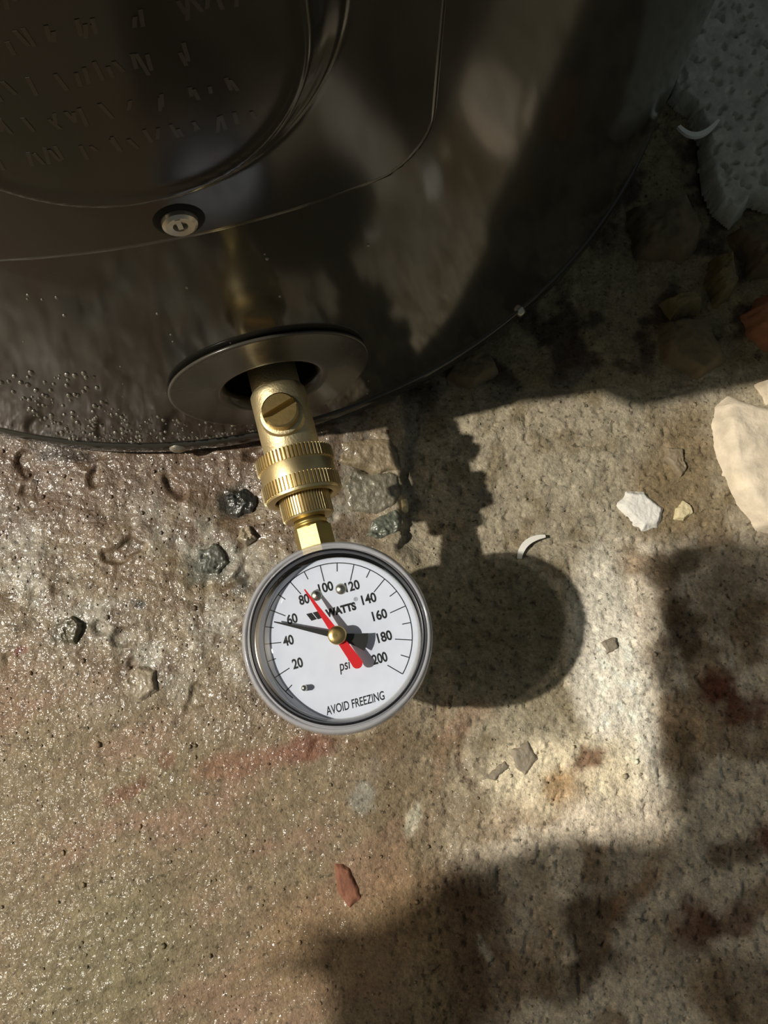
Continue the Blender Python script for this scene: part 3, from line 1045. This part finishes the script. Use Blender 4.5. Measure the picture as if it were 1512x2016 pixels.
rock('earth_clod', mm((122, 235), (150, 240), (160, 220), (146, 202), (124, 206)), 0.012, earth_m, 36, 'large dark earth clod in front of the pitted concrete slab', 'clod', flat=0.2, zoff=-0.008)
rock('earth_clod', mm((132, 172), (156, 174), (162, 152), (148, 144), (132, 152)), 0.010, earth_m, 37, 'dark earth clod between the tan stone and the limestone lump', 'clod', flat=0.2, zoff=-0.008)
rock('earth_clod', mm((28, 158), (48, 164), (54, 148), (42, 138), (30, 144)), 0.007, earth_m, 38, 'dark earth clod against the shaded foot of the tank', 'clod', flat=0.2, zoff=-0.008)
rock('earth_clod', mm((170, 220), (196, 226), (200, 200), (178, 196)), 0.014, earth_m, 39, 'dark earth clod at right edge above the orange brick', 'clod', flat=0.2, zoff=-0.008)


def shaving(name, pts, w, zc, label, lift=0.0):
    """curled plastic shaving: a tapering, bent strip"""
    P = [Vector(p) for p in pts]
    n = 18
    v, f = [], []
    for i in range(n + 1):
        t = i / n
        p = P[0] * (1 - t) ** 2 + P[1] * 2 * t * (1 - t) + P[2] * t * t
        d = ((P[1] - P[0]) * (1 - t) + (P[2] - P[1]) * t).normalized()
        q = Vector((-d.y, d.x, 0))
        ww = w * (0.35 + 0.65 * math.sin(math.pi * min(1, 0.12 + t * 0.86)) ** 0.7)
        for a, h in ((-0.5, 0.0), (-0.5, 0.9), (0.5, 0.9), (0.5, 0.0)):
            s = p + q * (a * ww)
            v.append((s.x, s.y, s.z + h * w * 0.7))
    for i in range(n):
        for k in range(4):
            f.append((i * 4 + k, i * 4 + (k + 1) % 4, i * 4 + 4 + (k + 1) % 4, i * 4 + 4 + k))
    f += [(0, 1, 2, 3), tuple(n * 4 + k for k in (3, 2, 1, 0))]
    c = Vector((P[1].x, P[1].y, zc))
    o = mesh(name, [tuple(Vector(a) - c) for a in v], f, plas_m, smooth=True, angle=50)
    o.location = c
    fix(o)
    return tag(o, label, 'shaving', 'plastic shavings on the floor')


z1 = hz(0.066, 0.062) + 0.0004
shaving('plastic_shaving', ((0.0605, 0.057, z1), (0.0615, 0.066, z1 + 0.001), (0.0725, 0.0672, z1)), 0.0028, z1, 'curved white plastic shaving at the edge of the gauge shadow')
z2 = 0.0045
shaving('plastic_shaving', ((0.1455, 0.271, z2), (0.153, 0.2585, z2 + 0.001), (0.1655, 0.2745, z2)), 0.0028, z2, 'curved white plastic shaving beside the pitted concrete slab')

# pitted concrete slab, upper right
rock('concrete_slab', mm((128, 310), (147, 297), (156, 286), (161, 270), (160, 256), (161, 243), (164, 230), (170, 224), (176, 229), (180, 236), (190, 233), (215, 240),
                         (300, 236), (300, 420), (110, 420), (110, 340)), 0.0060, mat('pitted_concrete', (188, 186, 172), 0.8, bump=0.7, bscale=350, var=0.22, vscale=120), 50,
     'pitted grey concrete slab behind the tank at upper right', 'concrete', flat=0.97, rough=0.02, zoff=-0.002, cell=0.0010, edge=0.0016, pits=0.35, avoid=0.262)

# loose grit scattered on the floor
rnd = random.Random(77)
gv, gf = [], []
ico_v = [(0, 0, 1), (0.9, 0, 0.2), (0.28, 0.85, 0.25), (-0.72, 0.53, 0.2), (-0.72, -0.53, 0.3), (0.28, -0.85, 0.2), (0, 0, -0.6)]
ico_f = [(0, 1, 2), (0, 2, 3), (0, 3, 4), (0, 4, 5), (0, 5, 1), (6, 2, 1), (6, 3, 2), (6, 4, 3), (6, 5, 4), (6, 1, 5)]
cand = []
for i in range(5200):
    x, y = rnd.uniform(-185, 200), rnd.uniform(-150, 250)
    if math.hypot(x / 1000 - TCX, y / 1000 - TCY) < TR + 0.004:
        continue
    if x < -5 and y > -25 or rnd.random() < 0.35:
        cand.append((x, y, rnd.uniform(0.25, 0.75) if rnd.random() < 0.93 else rnd.uniform(0.8, 1.5)))
cz_ = floor_h(np.array([c[0] for c in cand]), np.array([c[1] for c in cand]))
gcol = floor_c(np.array([c[0] for c in cand]), np.array([c[1] for c in cand]))
gwet = floor_w(np.array([c[0] for c in cand]), np.array([c[1] for c in cand]))
gc_ = []
for (x, y, r), z, gcl, gw in zip(cand, cz_, gcol, gwet):
    k = len(gv)
    a = rnd.uniform(0, 6.28)
    e1, e2 = rnd.uniform(0.7, 1.3), rnd.uniform(0.5, 1.0)
    br = rnd.uniform(0.6, 1.35)
    for p in ico_v:
        px, py = p[0] * e1, p[1]
        gv.append(((x + r * (px * math.cos(a) - py * math.sin(a))) / 1000, (y + r * (px * math.sin(a) + py * math.cos(a))) / 1000, (z + r * p[2] * e2) / 1000))
        gc_.append((min(0.9, gcl[0] * br), min(0.9, gcl[1] * br), min(0.9, gcl[2] * br), gw))
    gf += [tuple(q + k for q in t) for t in ico_f]
grit = mesh('grit', gv, gf, me.materials[0])
ga = grit.data.color_attributes.new('albedo', 'FLOAT_COLOR', 'POINT')
ga.data.foreach_set('color', np.array(gc_, dtype=np.float32).ravel())
tag(grit, 'fine loose grit scattered over the floor', 'grit', kind='stuff')

# ------------------------------------------------------------------ photographer's hand and phone, out of frame, whose shadow falls at lower right
PH = 0.41


def up(sx_, sy_, h=PH):
    """point at height h whose lamp shadow falls on floor point (sx_, sy_) in mm"""
    s = Vector((sx_ / 1000.0, sy_ / 1000.0, 0))
    return s + (LAMP - s) * (h / LAMP.z)


phone = empty('phone', up(190, 5))
tag(phone, 'phone held above the floor whose straight-edged shadow falls at right', 'phone')
o0 = phone.location.copy()
corn = [up(114, -74) - o0, up(113, 65) - o0]
x0, y0, y1 = corn[0].x, corn[0].y, corn[1].y
x1 = x0 + 0.150
rc = 0.011
out = []
for cx, cy, a0 in ((x1 - rc, y1 - rc, 0), (x0 + rc, y1 - rc, 90), (x0 + rc, y0 + rc, 180), (x1 - rc, y0 + rc, 270)):
    out += [(cx + rc * math.cos(R_(a0 + t)), cy + rc * math.sin(R_(a0 + t))) for t in range(0, 91, 15)]
v, f = prism(out, 0.0, 0.0085)
mesh('phone_body', v, f, mat('dark_phone', (30, 30, 34), 0.3), phone, smooth=False)
v, f = prism([(x * 0.96, y * 0.94) for x, y in out], 0.0085, 0.0088)
mesh('screen', [(a + 0.02 * (x0 + x1), b_ + 0.03 * (y0 + y1), c) for a, b_, c in v], f, mat('phone_glass', (12, 12, 14), 0.1), phone, smooth=False)

chains = [  # (floor shadow x, y in mm, height, radius in m)
    [(190, -460, 0.47, 0.050), (135, -330, 0.445, 0.044), (88, -235, 0.42, 0.036), (58, -180, 0.41, 0.041), (36, -128, 0.405, 0.047), (45, -88, 0.405, 0.034)],
]
fingers = [(4, [(28, -98, 0.403, 0.016), (27, -88, 0.394, 0.014), (36, -80, 0.391, 0.012), (48, -78, 0.389, 0.010)]),
           (5, [(60, -68, 0.402, 0.0115), (95, -72, 0.395, 0.0108), (130, -70, 0.394, 0.010), (165, -62, 0.397, 0.009)]),
           (5, [(75, -86, 0.402, 0.0115), (110, -84, 0.395, 0.0108), (148, -80, 0.394, 0.010), (182, -72, 0.397, 0.009)]),
           (5, [(84, -100, 0.402, 0.0112), (118, -101, 0.395, 0.0105), (155, -98, 0.394, 0.010), (188, -90, 0.397, 0.009)]),
           (4, [(88, -120, 0.402, 0.0110), (120, -122, 0.395, 0.0100), (150, -121, 0.394, 0.0095), (178, -113, 0.397, 0.0085)]),
           (4, [(70, -130, 0.417, 0.013), (98, -118, 0.425, 0.0115), (124, -90, 0.427, 0.0105), (140, -60, 0.426, 0.009)])]
pv_, pe_, pr_ = [], [], []
for c in chains[0]:
    pv_.append(up(c[0], c[1], c[2]))
    pr_.append(c[3])
pe_ = [(i, i + 1) for i in range(len(pv_) - 1)]
for root, ch in fingers:
    prev = root
    for c in ch:
        pv_.append(up(c[0], c[1], c[2]))
        pr_.append(c[3])
        pe_.append((prev, len(pv_) - 1))
        prev = len(pv_) - 1
hm = bpy.data.meshes.new('person')
org = pv_[2].copy()
hm.from_pydata([tuple(p_ - org) for p_ in pv_], pe_, [])
hand = bpy.data.objects.new('person', hm)
COL.objects.link(hand)
hand.location = org
sk = hand.modifiers.new('skin', 'SKIN')
for i, sv in enumerate(hm.skin_vertices[0].data):
    sv.radius = (pr_[i], pr_[i] * 0.9)
    sv.use_root = (i == 2)
sb = hand.modifiers.new('sub', 'SUBSURF')
sb.levels = sb.render_levels = 2
hm.materials.append(mat('skin', (190, 140, 112), 0.5, bump=0.2, bscale=200, var=0.08))
sb2 = hand
dg = bpy.context.evaluated_depsgraph_get()
hm2 = bpy.data.meshes.new_from_object(hand.evaluated_get(dg))
hand.modifiers.clear()
hand.data = hm2
hm2.polygons.foreach_set('use_smooth', [True] * len(hm2.polygons))
if not hm2.materials:
    hm2.materials.append(bpy.data.materials['skin'])
tag(hand, "person's bare hand and forearm holding the phone, shadow at lower right", 'person')
